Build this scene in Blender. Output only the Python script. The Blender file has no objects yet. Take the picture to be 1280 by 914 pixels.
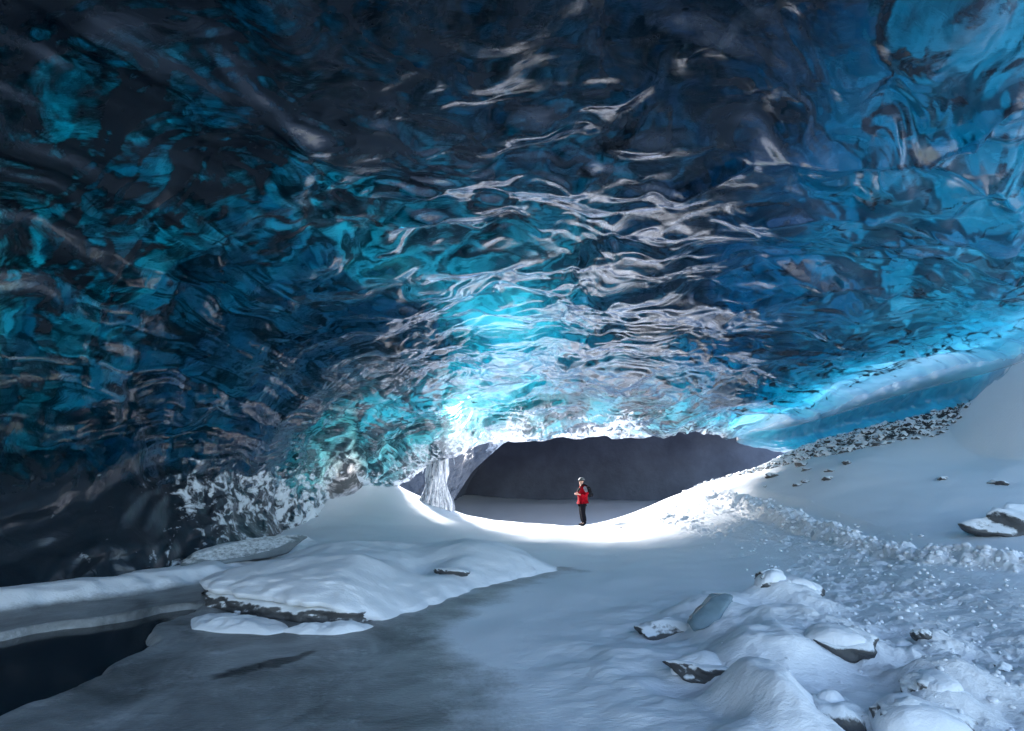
import bpy, bmesh, math, random
import numpy as np
from mathutils import Vector, Matrix

# ------------------------------------------------------------------ camera, sky, sun, exposure
scene = bpy.context.scene
COL = scene.collection
cam_data = bpy.data.cameras.new('camera')
cam = bpy.data.objects.new('camera', cam_data)
COL.objects.link(cam)
cam.location = (0.0, 0.0, 1.7)
cam.rotation_euler = (math.radians(90 + 12.6), 0, 0)
cam_data.sensor_width = 36.0
cam_data.lens = 18.0
cam_data.clip_start = 0.05
cam_data.clip_end = 3000
scene.camera = cam

SUN_DIR = Vector((-0.95, 2.15, 1.0)).normalized()      # towards the sun
elev = math.asin(SUN_DIR.z)
azim = math.atan2(SUN_DIR.x, SUN_DIR.y)                # clockwise from +Y
world = bpy.data.worlds.new('World')
scene.world = world
world.use_nodes = True
wn = world.node_tree.nodes
wl = world.node_tree.links
wn.clear()
sky = wn.new('ShaderNodeTexSky')
sky.sky_type = 'NISHITA'
sky.sun_disc = False
sky.sun_elevation = elev
sky.sun_rotation = azim
bg = wn.new('ShaderNodeBackground')
bg.inputs['Strength'].default_value = 0.14
wout = wn.new('ShaderNodeOutputWorld')
wl.new(sky.outputs[0], bg.inputs['Color'])
wl.new(bg.outputs[0], wout.inputs['Surface'])
sun_data = bpy.data.lights.new('sun', 'SUN')
sun_data.energy = 5.0
sun_data.angle = math.radians(11.0)
sun_data.color = (1.0, 0.99, 0.98)
sun = bpy.data.objects.new('sun', sun_data)
COL.objects.link(sun)
sun.location = (-20, 30, 40)
sun.rotation_euler = SUN_DIR.to_track_quat('Z', 'Y').to_euler()

scene.view_settings.view_transform = 'Standard'
scene.view_settings.look = 'None'
scene.view_settings.gamma = 1.0
scene.view_settings.use_curve_mapping = False
scene.view_settings.exposure = 2.2
cy = scene.cycles
cy.max_bounces = 12
cy.diffuse_bounces = 4
cy.glossy_bounces = 4
cy.transmission_bounces = 8
cy.transparent_max_bounces = 8
cy.sample_clamp_indirect = 8.0
cy.sample_clamp_direct = 0.0
cy.caustics_reflective = True
cy.caustics_refractive = True
cy.use_denoising = True
cy.use_adaptive_sampling = True
cy.adaptive_threshold = 0.02
scene.render.use_persistent_data = False

# ------------------------------------------------------------------ numeric helpers
def smooth(a, b, x):
    t = np.clip((x - a) / (b - a), 0, 1)
    return t * t * (3 - 2 * t)

def ihash(ix, iy, seed):
    h = (ix.astype(np.int64) * 374761393 + iy.astype(np.int64) * 668265263 + seed * 1274126177) & 0xFFFFFFFF
    h = ((h ^ (h >> 13)) * 1274126177) & 0xFFFFFFFF
    h = ((h ^ (h >> 16)) * 2246822519) & 0xFFFFFFFF
    return ((h ^ (h >> 15)) & 0xFFFFFF) / float(0xFFFFFF)

def gnoise(x, y, seed=0):
    ix = np.floor(x); iy = np.floor(y)
    fx = x - ix; fy = y - iy
    ux = fx * fx * fx * (fx * (fx * 6 - 15) + 10)
    uy = fy * fy * fy * (fy * (fy * 6 - 15) + 10)
    def g(dx, dy):
        a = ihash(ix + dx, iy + dy, seed) * 2 * np.pi
        return np.cos(a) * (fx - dx) + np.sin(a) * (fy - dy)
    n0 = g(0, 0) * (1 - ux) + g(1, 0) * ux
    n1 = g(0, 1) * (1 - ux) + g(1, 1) * ux
    return (n0 * (1 - uy) + n1 * uy) * 1.4

def fbm(x, y, seed=0, octv=4, gain=0.5):
    s = 0; a = 1.0
    for k in range(octv):
        s = s + a * gnoise(x * 2 ** k + 17.3 * k, y * 2 ** k - 9.1 * k, seed + k)
        a *= gain
    return s

def cups(x, y, seed=0, k=9.0, jit=0.8):
    """smooth cellular field: 0 in the middle of each cup, rising to the shared ridges"""
    ix = np.floor(x); iy = np.floor(y)
    acc = 0
    for dx in (-1, 0, 1):
        for dy in (-1, 0, 1):
            cx = ix + dx; cyy = iy + dy
            px = cx + 0.5 + jit * (ihash(cx, cyy, seed) - 0.5)
            py = cyy + 0.5 + jit * (ihash(cx, cyy, seed + 71) - 0.5)
            d = (x - px) ** 2 + (y - py) ** 2
            acc = acc + np.exp(-k * d)
    return -np.log(acc + 1e-9) / k

def rbf(pts, vals, reg=0.02, lin=True):
    P = np.array(pts, float); V = np.array(vals, float)
    n = len(P)
    def phi(r2):
        return 0.5 * r2 * np.log(r2 + 1e-9)
    d2 = ((P[:, None] - P[None]) ** 2).sum(-1)
    A = phi(d2) + np.eye(n) * reg
    Q = np.c_[np.ones(n), P]
    M = np.block([[A, Q], [Q.T, np.zeros((3, 3))]])
    w = np.linalg.solve(M, np.r_[V, 0, 0, 0])
    def f(x, y):
        s = w[n] + w[n + 1] * x + w[n + 2] * y
        for i in range(n):
            s = s + w[i] * phi((x - P[i, 0]) ** 2 + (y - P[i, 1]) ** 2)
        return s
    return f

def poly_sdf(x, y, poly):
    """signed distance, positive inside"""
    P = np.array(poly, float)
    d = np.full(np.shape(x), 1e9)
    inside = np.zeros(np.shape(x), bool)
    for i in range(len(P)):
        a = P[i]; b = P[(i + 1) % len(P)]
        e = b - a
        t = np.clip(((x - a[0]) * e[0] + (y - a[1]) * e[1]) / (e @ e), 0, 1)
        d = np.minimum(d, np.hypot(x - a[0] - t * e[0], y - a[1] - t * e[1]))
        c = ((a[1] > y) != (b[1] > y)) & (x < (b[0] - a[0]) * (y - a[1]) / (b[1] - a[1] + 1e-12) + a[0])
        inside ^= c
    return np.where(inside, d, -d)

def line_dist(x, y, pts):
    d = np.full(np.shape(x), 1e9)
    for a, b in zip(pts[:-1], pts[1:]):
        ex, ey = b[0] - a[0], b[1] - a[1]
        t = np.clip(((x - a[0]) * ex + (y - a[1]) * ey) / (ex * ex + ey * ey), 0, 1)
        d = np.minimum(d, np.hypot(x - a[0] - t * ex, y - a[1] - t * ey))
    return d

# ------------------------------------------------------------------ object helpers
def mesh_from(name, verts, faces_flat, loop_tot, mats, mat_idx=None, smooth_sh=True, parent=None):
    me = bpy.data.meshes.new(name)
    nv = len(verts)
    me.vertices.add(nv)
    me.vertices.foreach_set('co', np.asarray(verts, np.float32).ravel())
    faces_flat = np.asarray(faces_flat, np.int32)
    loop_tot = np.asarray(loop_tot, np.int32)
    me.loops.add(len(faces_flat))
    me.loops.foreach_set('vertex_index', faces_flat)
    me.polygons.add(len(loop_tot))
    start = np.r_[0, np.cumsum(loop_tot)[:-1]].astype(np.int32)
    me.polygons.foreach_set('loop_start', start)
    me.polygons.foreach_set('loop_total', loop_tot)
    if mat_idx is not None:
        me.polygons.foreach_set('material_index', np.asarray(mat_idx, np.int32))
    me.polygons.foreach_set('use_smooth', np.full(len(loop_tot), smooth_sh, bool))
    for m in mats:
        me.materials.append(m)
    me.update(calc_edges=True)
    o = bpy.data.objects.new(name, me)
    COL.objects.link(o)
    if parent:
        o.parent = parent
    return o

def grid_faces(nr, nc, off=0, flip=False):
    r = np.arange(nr - 1)[:, None]; c = np.arange(nc - 1)[None]
    a = off + r * nc + c
    q = np.stack([a, a + 1, a + nc + 1, a + nc], -1).reshape(-1, 4)
    return q[:, ::-1] if flip else q

def attr(o, name, vals):
    a = o.data.attributes.new(name, 'FLOAT', 'POINT')
    a.data.foreach_set('value', np.asarray(vals, np.float32).ravel())

def tag(o, label=None, cat=None, group=None, kind=None):
    if label: o['label'] = label
    if cat: o['category'] = cat
    if group: o['group'] = group
    if kind: o['kind'] = kind
    return o

def empty(name, loc, rz=0.0):
    o = bpy.data.objects.new(name, None)
    COL.objects.link(o)
    o.location = loc
    o.rotation_euler = (0, 0, rz)
    o.empty_display_size = 0.2
    return o

# ------------------------------------------------------------------ materials
class NT:
    def __init__(self, name):
        self.m = bpy.data.materials.new(name)
        self.m.use_nodes = True
        self.n = self.m.node_tree.nodes
        self.l = self.m.node_tree.links
        self.n.clear()
        self.out = self.n.new('ShaderNodeOutputMaterial')
        self.tc = None
    def node(self, t, **kw):
        nd = self.n.new(t)
        for k, v in kw.items():
            if k.startswith('i_'):
                key = k[2:]
                key = int(key) if key.isdigit() else key.replace('_', ' ')
                s = nd.inputs[key]
                if hasattr(v, 'is_output'):
                    self.l.new(v, s)
                else:
                    s.default_value = v
            else:
                setattr(nd, k, v)
        return nd
    def pos(self, scale=(1, 1, 1)):
        g = self.node('ShaderNodeTexCoord')
        mp = self.node('ShaderNodeMapping')
        self.l.new(g.outputs['Object'], mp.inputs['Vector'])
        mp.inputs['Scale'].default_value = scale
        return mp.outputs[0]
    def noise(self, vec, scale, detail=4, rough=0.55, dist=0.0):
        nd = self.node('ShaderNodeTexNoise', i_Scale=scale, i_Detail=detail, i_Roughness=rough, i_Distortion=dist)
        self.l.new(vec, nd.inputs['Vector'])
        return nd.outputs['Fac']
    def ramp(self, fac, stops):
        nd = self.node('ShaderNodeValToRGB')
        cr = nd.color_ramp
        while len(cr.elements) < len(stops):
            cr.elements.new(0.5)
        for e, (p, c) in zip(cr.elements, stops):
            e.position = p
            e.color = (c, c, c, 1) if not isinstance(c, (tuple, list)) else (*c, 1)
        self.l.new(fac, nd.inputs[0])
        return nd.outputs[0]
    def math(self, op, a, b=0.0, clamp=False):
        nd = self.node('ShaderNodeMath', operation=op, use_clamp=clamp)
        for i, v in enumerate((a, b)):
            if hasattr(v, 'is_output'): self.l.new(v, nd.inputs[i])
            else: nd.inputs[i].default_value = v
        return nd.outputs[0]
    def mix(self, f, a, b):
        nd = self.node('ShaderNodeMix', data_type='RGBA')
        for i, v in ((0, f), (6, a), (7, b)):
            if hasattr(v, 'is_output'): self.l.new(v, nd.inputs[i])
            elif i == 0: nd.inputs[0].default_value = v
            else: nd.inputs[i].default_value = (*v, 1)
        return nd.outputs[2]
    def at(self, name):
        return self.node('ShaderNodeAttribute', attribute_name=name).outputs['Fac']
    def bump(self, h, strength=0.3, dist=0.02, normal=None):
        nd = self.node('ShaderNodeBump', i_Strength=strength, i_Distance=dist)
        self.l.new(h, nd.inputs['Height'])
        if normal: self.l.new(normal, nd.inputs['Normal'])
        return nd.outputs[0]
    def surf(self, s):
        self.l.new(s, self.out.inputs['Surface'])
        return self.m

def mat_simple(name, col, rough=0.7, var=0.25, scale=6.0, bump=0.3, bdist=0.02, col2=None, spec=0.5):
    t = NT(name)
    v = t.pos()
    f = t.noise(v, scale, 6, 0.6)
    c2 = col2 if col2 else tuple(x * (1 - var) for x in col)
    c = t.mix(t.ramp(f, [(0.35, 0.0), (0.65, 1.0)]), col, c2)
    b = t.bump(t.noise(v, scale * 3, 6, 0.65), bump, bdist)
    p = t.node('ShaderNodeBsdfPrincipled', i_Roughness=rough)
    p.inputs['Specular IOR Level'].default_value = spec
    t.l.new(c, p.inputs['Base Color']); t.l.new(b, p.inputs['Normal'])
    return t.surf(p.outputs[0])

# glacier ice seen from inside the cave: clear refracting ice, real absorption in its volume
def make_ice():
    t = NT('glacier_ice')
    v = t.pos()
    micro = t.noise(v, 22.0, 5, 0.62)
    nb = t.bump(micro, 0.10, 0.02)
    med = t.noise(t.pos((0.55, 1.3, 1.3)), 2.2, 5, 0.55, 1.2)
    nb2 = t.bump(med, 0.35, 0.05, nb)
    glass = t.node('ShaderNodeBsdfGlass', i_IOR=1.31, i_Roughness=0.04)
    glass.inputs['Color'].default_value = (1, 1, 1, 1)
    t.l.new(nb2, glass.inputs['Normal'])
    # melt water film, tinted and boosted for the vault highlights
    gl = t.node('ShaderNodeBsdfGlossy', i_Roughness=0.022)
    gl.inputs['Color'].default_value = (0.84, 0.89, 1, 1)
    t.l.new(nb2, gl.inputs['Normal'])
    fr = t.node('ShaderNodeFresnel', i_IOR=1.5)
    t.l.new(nb2, fr.inputs['Normal'])
    m1 = t.node('ShaderNodeMixShader')
    
    # cloudy, bubble-rich bands
    trl = t.node('ShaderNodeBsdfTranslucent', i_Color=(0.75, 0.86, 0.92, 1))
    t.l.new(nb2, trl.inputs['Normal'])
    dif = t.node('ShaderNodeBsdfDiffuse', i_Color=(0.18, 0.24, 0.28, 1))
    m3 = t.node('ShaderNodeMixShader'); m3.inputs[0].default_value = 0.05
    t.l.new(trl.outputs[0], m3.inputs[1]); t.l.new(dif.outputs[0], m3.inputs[2])
    cloud = t.noise(t.pos((0.35, 0.8, 1.2)), 1.4, 9, 0.66, 1.6)
    spk = t.noise(t.pos((1, 2, 2)), 26.0, 6, 0.75)
    cloud = t.math('ADD', cloud, t.math('MULTIPLY', t.math('SUBTRACT', spk, 0.5), 0.55))
    cf = t.ramp(cloud, [(0.42, 0.01), (0.58, 0.12), (0.74, 0.50)])
    # frost, silt and painted shade attributes written by the builder
    frost = t.at('frost')
    cf2 = t.math('MAXIMUM', cf, t.math('MULTIPLY', t.at('cloud'), 0.85))
    m2 = t.node('ShaderNodeMixShader')
    t.l.new(cf2, m2.inputs[0]); t.l.new(glass.outputs[0], m2.inputs[1]); t.l.new(m3.outputs[0], m2.inputs[2])
    fd = t.node('ShaderNodeBsdfDiffuse', i_Color=(0.80, 0.84, 0.90, 1))
    fn = t.noise(v, 9.0, 8, 0.75)
    fp = t.noise(t.pos((1.6, 0.9, 1.5)), 2.6, 3, 0.5, 1.2)
    ff = t.math('MULTIPLY', t.ramp(t.math('ADD', t.math('ADD', t.math('MULTIPLY', fn, 0.45), t.math('MULTIPLY', fp, 0.8)), t.math('MULTIPLY', frost, 0.45)), [(0.86, 0.0), (1.02, 1.0)]), 0.85)
    m4 = t.node('ShaderNodeMixShader')
    t.l.new(fd.outputs[0], m4.inputs[2])
    silt_shade = t.at('silt_shade')
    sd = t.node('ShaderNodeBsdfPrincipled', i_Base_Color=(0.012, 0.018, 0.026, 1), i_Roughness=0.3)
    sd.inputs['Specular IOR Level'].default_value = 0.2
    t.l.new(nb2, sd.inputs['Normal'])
    sf = t.ramp(t.math('ADD', t.noise(t.pos((0.55, 1.0, 1.2)), 1.25, 10, 0.66, 2.2), t.math('SUBTRACT', silt_shade, 0.5)), [(0.26, 0.0), (0.43, 0.96)])
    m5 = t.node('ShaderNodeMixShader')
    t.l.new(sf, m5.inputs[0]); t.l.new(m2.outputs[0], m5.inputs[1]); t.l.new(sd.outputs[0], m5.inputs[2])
    t.l.new(t.math('MULTIPLY', fr.outputs[0], t.at('gloss_gain')), m1.inputs[0]); t.l.new(m5.outputs[0], m1.inputs[1]); t.l.new(gl.outputs[0], m1.inputs[2])
    t.l.new(ff, m4.inputs[0]); t.l.new(m1.outputs[0], m4.inputs[1])
    va = t.node('ShaderNodeVolumeAbsorption', i_Density=2.0)
    SIG = (1.9, 0.435, 0.30)
    va.inputs['Color'].default_value = (1 - SIG[0] / 2, 1 - SIG[1] / 2, 1 - SIG[2] / 2, 1)
    t.l.new(va.outputs[0], t.out.inputs['Volume'])
    return t.surf(m4.outputs[0])

def make_snow_crust():
    """the snowed-over top of the glacier: lets daylight down into the ice"""
    t = NT('glacier_snow_crust')
    v = t.pos()
    f = t.noise(t.pos((0.6, 1.0, 1.0)), 0.95, 9, 0.66, 1.8)
    c = t.mix(t.math('MAXIMUM', t.ramp(f, [(0.44, 0.0), (0.58, 1.0)]), t.at('light_gap')), (0.03, 0.04, 0.05), (0.95, 0.95, 0.95))
    tr = t.node('ShaderNodeBsdfTranslucent')
    t.l.new(c, tr.inputs['Color'])
    df = t.node('ShaderNodeBsdfDiffuse', i_Color=(0.8, 0.8, 0.82, 1))
    m = t.node('ShaderNodeMixShader'); m.inputs[0].default_value = 0.15
    t.l.new(tr.outputs[0], m.inputs[1]); t.l.new(df.outputs[0], m.inputs[2])
    # clear gaps added to brighten the ledge, right shoulder and middle
    tp = t.node('ShaderNodeBsdfTransparent')
    m2 = t.node('ShaderNodeMixShader')
    t.l.new(t.math('MULTIPLY', t.at('light_gap'), 0.6), m2.inputs[0]); t.l.new(m.outputs[0], m2.inputs[1]); t.l.new(tp.outputs[0], m2.inputs[2])
    return t.surf(m2.outputs[0])

def make_snow(name='snow', ground=False, fine=1.0):
    t = NT(name)
    v = t.pos()
    rip = t.noise(t.pos((1.0, 2.4, 1.0)), 16.0, 5, 0.6, 0.4)
    gr = t.noise(v, 120.0, 3, 0.6)
    h = t.math('ADD', t.math('MULTIPLY', rip, 1.0), t.math('MULTIPLY', gr, 0.25))
    nb = t.bump(h, 0.42 * fine, 0.03)
    big = t.noise(v, 0.8, 6, 0.6)
    c = t.mix(big, (0.83, 0.84, 0.88), (0.77, 0.78, 0.83))
    p = t.node('ShaderNodeBsdfPrincipled', i_Roughness=0.62)
    t.l.new(nb, p.inputs['Normal'])
    p.inputs['Specular IOR Level'].default_value = 0.3
    if ground:
        tb = t.noise(v, 9.0, 9, 0.72)
        nb3 = t.node('ShaderNodeBump', i_Distance=0.10)
        t.l.new(t.math('MULTIPLY', t.at('tramp'), 0.55), nb3.inputs['Strength'])
        t.l.new(tb, nb3.inputs['Height']); t.l.new(nb, nb3.inputs['Normal'])
        t.l.new(nb3.outputs[0], p.inputs['Normal'])
        ice = t.at('ice')
        # frozen slush: grey, smoother
        n1 = t.noise(t.pos((1, 1, 1)), 1.1, 8, 0.62, 0.8)
        ci = t.mix(t.ramp(n1, [(0.36, 0.0), (0.58, 0.6), (0.72, 1.0)]), (0.10, 0.105, 0.11), (0.36, 0.375, 0.39))
        n2 = t.noise(v, 26.0, 6, 0.7)
        edge = t.math('ADD', ice, t.math('MULTIPLY', t.math('SUBTRACT', t.noise(t.pos((1, 1.6, 1)), 1.6, 9, 0.72), 0.5), 1.3))
        k = t.ramp(t.math('ADD', edge, t.math('MULTIPLY', t.math('SUBTRACT', n2, 0.5), 0.5)), [(0.22, 0.0), (0.95, 1.0)])
        c = t.mix(k, c, ci)
        c = t.mix(t.at('dark'), c, (0.018, 0.022, 0.027))
        dirt = t.at('dirt')
        dk = t.ramp(t.math('ADD', t.math('MULTIPLY', dirt, 0.6), t.noise(v, 7.0, 9, 0.8)), [(0.72, 0.0), (0.86, 1.0)])
        c = t.mix(dk, c, (0.05, 0.05, 0.052))
        t.l.new(t.math('SUBTRACT', 0.62, t.math('MULTIPLY', k, 0.30)), p.inputs['Roughness'])
    t.l.new(c, p.inputs['Base Color'])
    return t.surf(p.outputs[0])

M_ICE = make_ice()
M_CRUST = make_snow_crust()
M_SNOW_G = make_snow('ground_snow', True)
M_SNOW = make_snow('drifted_snow')
M_ROCK = mat_simple('wet_basalt', (0.045, 0.045, 0.05), 0.45, 0.5, 5.0, 0.6, 0.04)
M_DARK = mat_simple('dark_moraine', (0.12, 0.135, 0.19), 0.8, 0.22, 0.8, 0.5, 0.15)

def make_water():
    t = NT('melt_water')
    v = t.pos()
    nb = t.bump(t.noise(v, 5.0, 2, 0.5), 0.03, 0.02)
    p = t.node('ShaderNodeBsdfPrincipled', i_Base_Color=(0.012, 0.02, 0.028, 1), i_Roughness=0.12, i_IOR=1.33)
    t.l.new(nb, p.inputs['Normal'])
    return t.surf(p.outputs[0])
M_WATER = make_water()

def make_frosted():
    t = NT('frosted_ice_face')
    v = t.pos()
    n1 = t.noise(t.pos((1.0, 1.0, 0.35)), 1.3, 9, 0.72, 0.5)
    n2 = t.noise(v, 11.0, 8, 0.75)
    fr = t.at('frost')
    s = t.math('ADD', t.math('ADD', t.math('MULTIPLY', n1, 0.9), t.math('MULTIPLY', n2, 0.5)), t.math('MULTIPLY', fr, 0.7))
    k = t.ramp(s, [(0.88, 0.0), (1.12, 1.0)])
    c = t.mix(k, (0.085, 0.10, 0.13), (0.72, 0.75, 0.81))
    p = t.node('ShaderNodeBsdfPrincipled')
    t.l.new(c, p.inputs['Base Color'])
    t.l.new(t.math('ADD', 0.25, t.math('MULTIPLY', k, 0.5)), p.inputs['Roughness'])
    t.l.new(t.bump(t.noise(v, 3.0, 9, 0.7), 0.9, 0.25, t.bump(n2, 0.6, 0.06)), p.inputs['Normal'])
    return t.surf(p.outputs[0])
M_FROST = make_frosted()

# ------------------------------------------------------------------ glacier roof (cave ceiling)
ST = [  # y, [(x, z) ...] : foot of left wall over the vault to the ledge on the right
(-5,  [(-9.5,-.5),(-10.6,1.2),(-11,3.4),(-9.8,6.6),(-6,8.8),(0.5,9.6),(4.5,9.4),(6.6,9.0),(6.8,8.9),(7.0,8.9)]),
 (0,   [(-8.8,-.5),(-9.8,1.2),(-10.2,3.4),(-8.9,6.6),(-5.2,8.6),(0.5,9.4),(4.6,9.2),(6.9,8.7),(7.1,8.6),(7.3,8.6)]),
 (4,   [(-8.2,-.5),(-9.2,1.2),(-9.5,3.4),(-8.2,6.3),(-4.8,8.1),(0.5,8.7),(5,8.4),(8.3,7.7),(8.6,7.4),(9.0,7.4)]),
 (8,   [(-7.4,-.5),(-8.3,1.2),(-8.6,3.2),(-7.4,5.6),(-4.2,7.1),(0.5,7.6),(6,7.4),(11.3,6.6),(11.6,6.0),(12.4,5.9)]),
 (11,  [(-6.0,-.5),(-7.2,1.0),(-7.8,2.8),(-6.8,4.8),(-3.9,6.2),(0.5,6.8),(6,6.8),(13.6,6.0),(14.0,4.9),(15.4,4.5)]),
 (14,  [(-6.1,-.5),(-7.2,.9),(-7.4,2.4),(-6.4,4.1),(-3.8,5.3),(.5,6.0),(6,6.1),(13.9,5.6),(14.3,4.3),(16.0,3.9)]),
 (17,  [(-6.3,-.4),(-7.0,.8),(-7.1,2.0),(-6.1,3.5),(-3.6,4.6),(.5,5.35),(6,5.3),(13.0,5.2),(13.4,3.9),(15.5,3.5)]),
 (20,  [(-6.2,-.2),(-6.6,.8),(-6.5,1.7),(-5.5,2.7),(-3.4,3.7),(.8,4.55),(6,4.5),(11.9,4.4),(12.3,3.4),(14.5,3.1)]),
  (22,  [(-5.8,.0),(-6.0,.9),(-5.5,1.2),(-4.5,1.55),(-3.0,2.55),(1.2,3.45),(6.6,3.7),(10.3,3.75),(10.9,3.35),(13.5,3.0)]),
]
def catmull(P, t):
    """P: (n, d) control values, t in [0, n-1]"""
    n = len(P)
    i = np.clip(np.floor(t).astype(int), 0, n - 2)
    f = (t - i)[:, None]
    p0 = P[np.maximum(i - 1, 0)]; p1 = P[i]; p2 = P[i + 1]; p3 = P[np.minimum(i + 2, n - 1)]
    return 0.5 * ((2 * p1) + (p2 - p0) * f + (2 * p0 - 5 * p1 + 4 * p2 - p3) * f ** 2 + (3 * p1 - p0 - 3 * p2 + p3) * f ** 3)

STRIDE = 4
def build_roof():
    ys = np.array([s[0] for s in ST], float)
    C = np.array([s[1] for s in ST], float)            # (S, K, 2)
    yv = np.concatenate([np.linspace(-5, 3.5, 61)[:-1], np.linspace(3.5, 12, 361)[:-1], np.linspace(12, 22, 400)])
    NR = len(yv)
    # station parameter, monotone interpolation in y
    S = len(ys)
    ys_row = yv
    tpar = np.interp(yv, ys, np.arange(S))
    # evaluate controls for each row with smoothing
    K = C.shape[1]
    rows = catmull(C.reshape(S, K * 2), tpar).reshape(NR, K, 2)
    # sample along u with about even arc length, the same parameters in all rows
    ref = np.linalg.norm(np.diff(C[4], axis=0), axis=1)
    cum = np.r_[0, np.cumsum(ref)]
    NC = 801
    s = np.linspace(0, cum[-1], NC)
    u = np.interp(s, cum, np.arange(K))
    X = np.zeros((NR, NC)); Z = np.zeros((NR, NC))
    for k in range(NR):
        q = catmull(rows[k], u)
        X[k] = q[:, 0]; Z[k] = q[:, 1]
    Y = np.repeat(yv[:, None], NC, 1)
    # far edge sweeps backwards on the right, and dips a little unevenly
    far = smooth(14, 22, Y)
    Y = Y + far * smooth(5.5, 10.5, X) * 2.6
    Y = Y + far * 0.5 * gnoise(X * 0.5, X * 0 + 3.3, 5)
    P = np.stack([X, Y, Z], -1)
    du = np.gradient(P, axis=1); dv = np.gradient(P, axis=0)
    N = np.cross(du, dv)
    N /= np.linalg.norm(N, axis=-1, keepdims=True) + 1e-9
    # N should point into the cave (down at the apex)
    if N[NR // 2, NC // 2, 2] > 0: N = -N
    p = (s - s[NC // 2])[None, :] + 0 * Y
    q = Y + 0
    # ---- relief
    w1 = fbm(p * 0.22, q * 0.30, 11, 3); w2 = fbm(p * 0.25 + 5, q * 0.28, 23, 3)
    pw = p + 1.5 * w1; qw = q + 1.1 * w2
    big = fbm(pw * 0.16, qw * 0.32, 31, 3) * (1 - 0.4 * smooth(-3, -8, p))
    c1 = cups(pw / 2.0, qw / 0.9, 3, 8.0)
    s1 = gnoise(pw / 1.6, qw / 0.75, 47)
    w3 = fbm(p * 0.9, q * 1.2, 61, 2)
    c2 = cups((pw + 0.5 * w3) / 0.85, (qw + 0.35 * w3) / 0.38, 13, 8.0)
    s2 = gnoise((pw + 0.4 * w3) / 0.8, qw / 0.42, 53)
    c3 = cups((pw + 0.3 * w3) / 0.42, (qw + 0.2 * w3) / 0.20, 29, 8.0)
    wfar = smooth(8.5, 15, q)
    wmid = smooth(5, 9, q)
    leftw = smooth(-3, -8, p)                           # left wall: long horizontal billows
    pl_ = p - 0.33 * (q - 8) + 0.45 * w1 + 0.12 * w3; ql_ = q + 2.2 * w2
    bil = gnoise(pl_ / 0.8, qw / 5.0, 77) + 0.4 * gnoise(pl_ / 0.36, qw / 2.6, 78) + 0.12 * gnoise(pl_ / 0.16, qw / 1.1, 79)
    ledge = smooth(cum[7] - 0.2, cum[7] + 0.5, s)[None, :] + 0 * Y
    c1l = cups(pl_ / 0.75, ql_ / 5.5, 33, 8.0)
    c2l = cups(pl_ / 0.32, (ql_ + 0.5 * w3) / 2.2, 43, 8.0)
    c3l = cups(pl_ / 0.2, ql_ / 0.8, 45, 8.0)
    c3 = c3 * (1 - leftw) + 0.6 * c3l * leftw
    c1 = c1 * (1 - leftw) + 0.3 * c1l * leftw
    c2 = c2 * (1 - leftw) + 0.6 * c2l * leftw
    s1 = s1 * (1 - 0.7 * leftw)
    D = 0.45 * big
    D = D + 0.24 * c1 * (1 - 0.45 * wfar) + 0.10 * s1
    D = D + (0.055 + 0.075 * wmid) * c2 * (1 - 0.45 * leftw) + 0.035 * s2 * wmid * (1 - 0.6 * leftw)
    D = D + 0.075 * c3 * wfar + 0.012 * gnoise(pw / 0.22, qw / 0.13, 57) * wfar
    D = D + leftw * 0.19 * bil * (1 - 0.5 * wfar)
    # smooth drip lenses over the middle of the vault, and the folded ribs of the right shoulder
    for lx, ly, rx, ry, hh in [(.48,7.7,.62,.20,.10),(2.3,8.0,.60,.18,.10),(2.3,9.0,.42,.14,.08),(2.35,9.45,.42,.12,.07),(-1.4,8.7,.85,.20,.11),(-1.9,9.5,.6,.2,.10),
                               (-2.9,11.1,.6,.32,.12),(-3.4,7.5,.3,.22,.08),(-4.6,6.9,.45,.3,.08),(3.6,11.0,.6,.2,.09),(-.6,11.2,.9,.2,.10),(1.2,11.4,.7,.18,.10),(5.2,10.2,.7,.2,.09),(-3.2,8.4,.18,.14,.06)]:
        wob = 0.25 * gnoise(X * 1.3 + ly, Y * 1.3, 97)
        rr = ((X - lx) / rx + wob) ** 2 + ((Y - ly + 0.12 * (X - lx)) / ry + wob) ** 2
        D = D + 2.1 * hh * np.exp(-rr * 0.8)
    for pts_, hh, ww in [([(3.2,8.9),(4.3,7.9),(5.6,7.9),(6.9,7.6),(7.6,6.6),(8.4,6.2)],.34,.20),([(6.9,7.6),(8.0,8.0),(9.4,8.6)],.26,.22),
                         ([(7.3,7.2),(8.6,7.2),(10.0,7.8)],.22,.16),([(7.9,6.9),(9.2,6.6)],.18,.16),([(5.2,9.6),(7.0,9.2),(8.4,9.6),(10.6,9.7)],.22,.18),
                         ([(2.6,6.4),(3.4,5.6),(3.2,4.6)],.16,.25),([(8.0,10.8),(9.8,10.6),(11.6,11.2)],.20,.16),([(6.2,11.4),(7.8,11.9),(9.6,12.2)],.16,.16)]:
        dd_ = line_dist(X + 0.25 * w3, Y + 0.2 * w1, pts_)
        D = D + hh * np.exp(-(dd_ / ww) ** 1.3)
    D = D * (1 - 0.8 * ledge) + ledge * (0.14 * fbm(p * 1.0, q * 0.9, 91, 5, 0.6) + 0.05 * cups(p * 1.6, q * 2.2, 93, 10))
    D = D * smooth(0, 3, np.arange(NC))[None, :]
    Pd = P + N * D[..., None]
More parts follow.
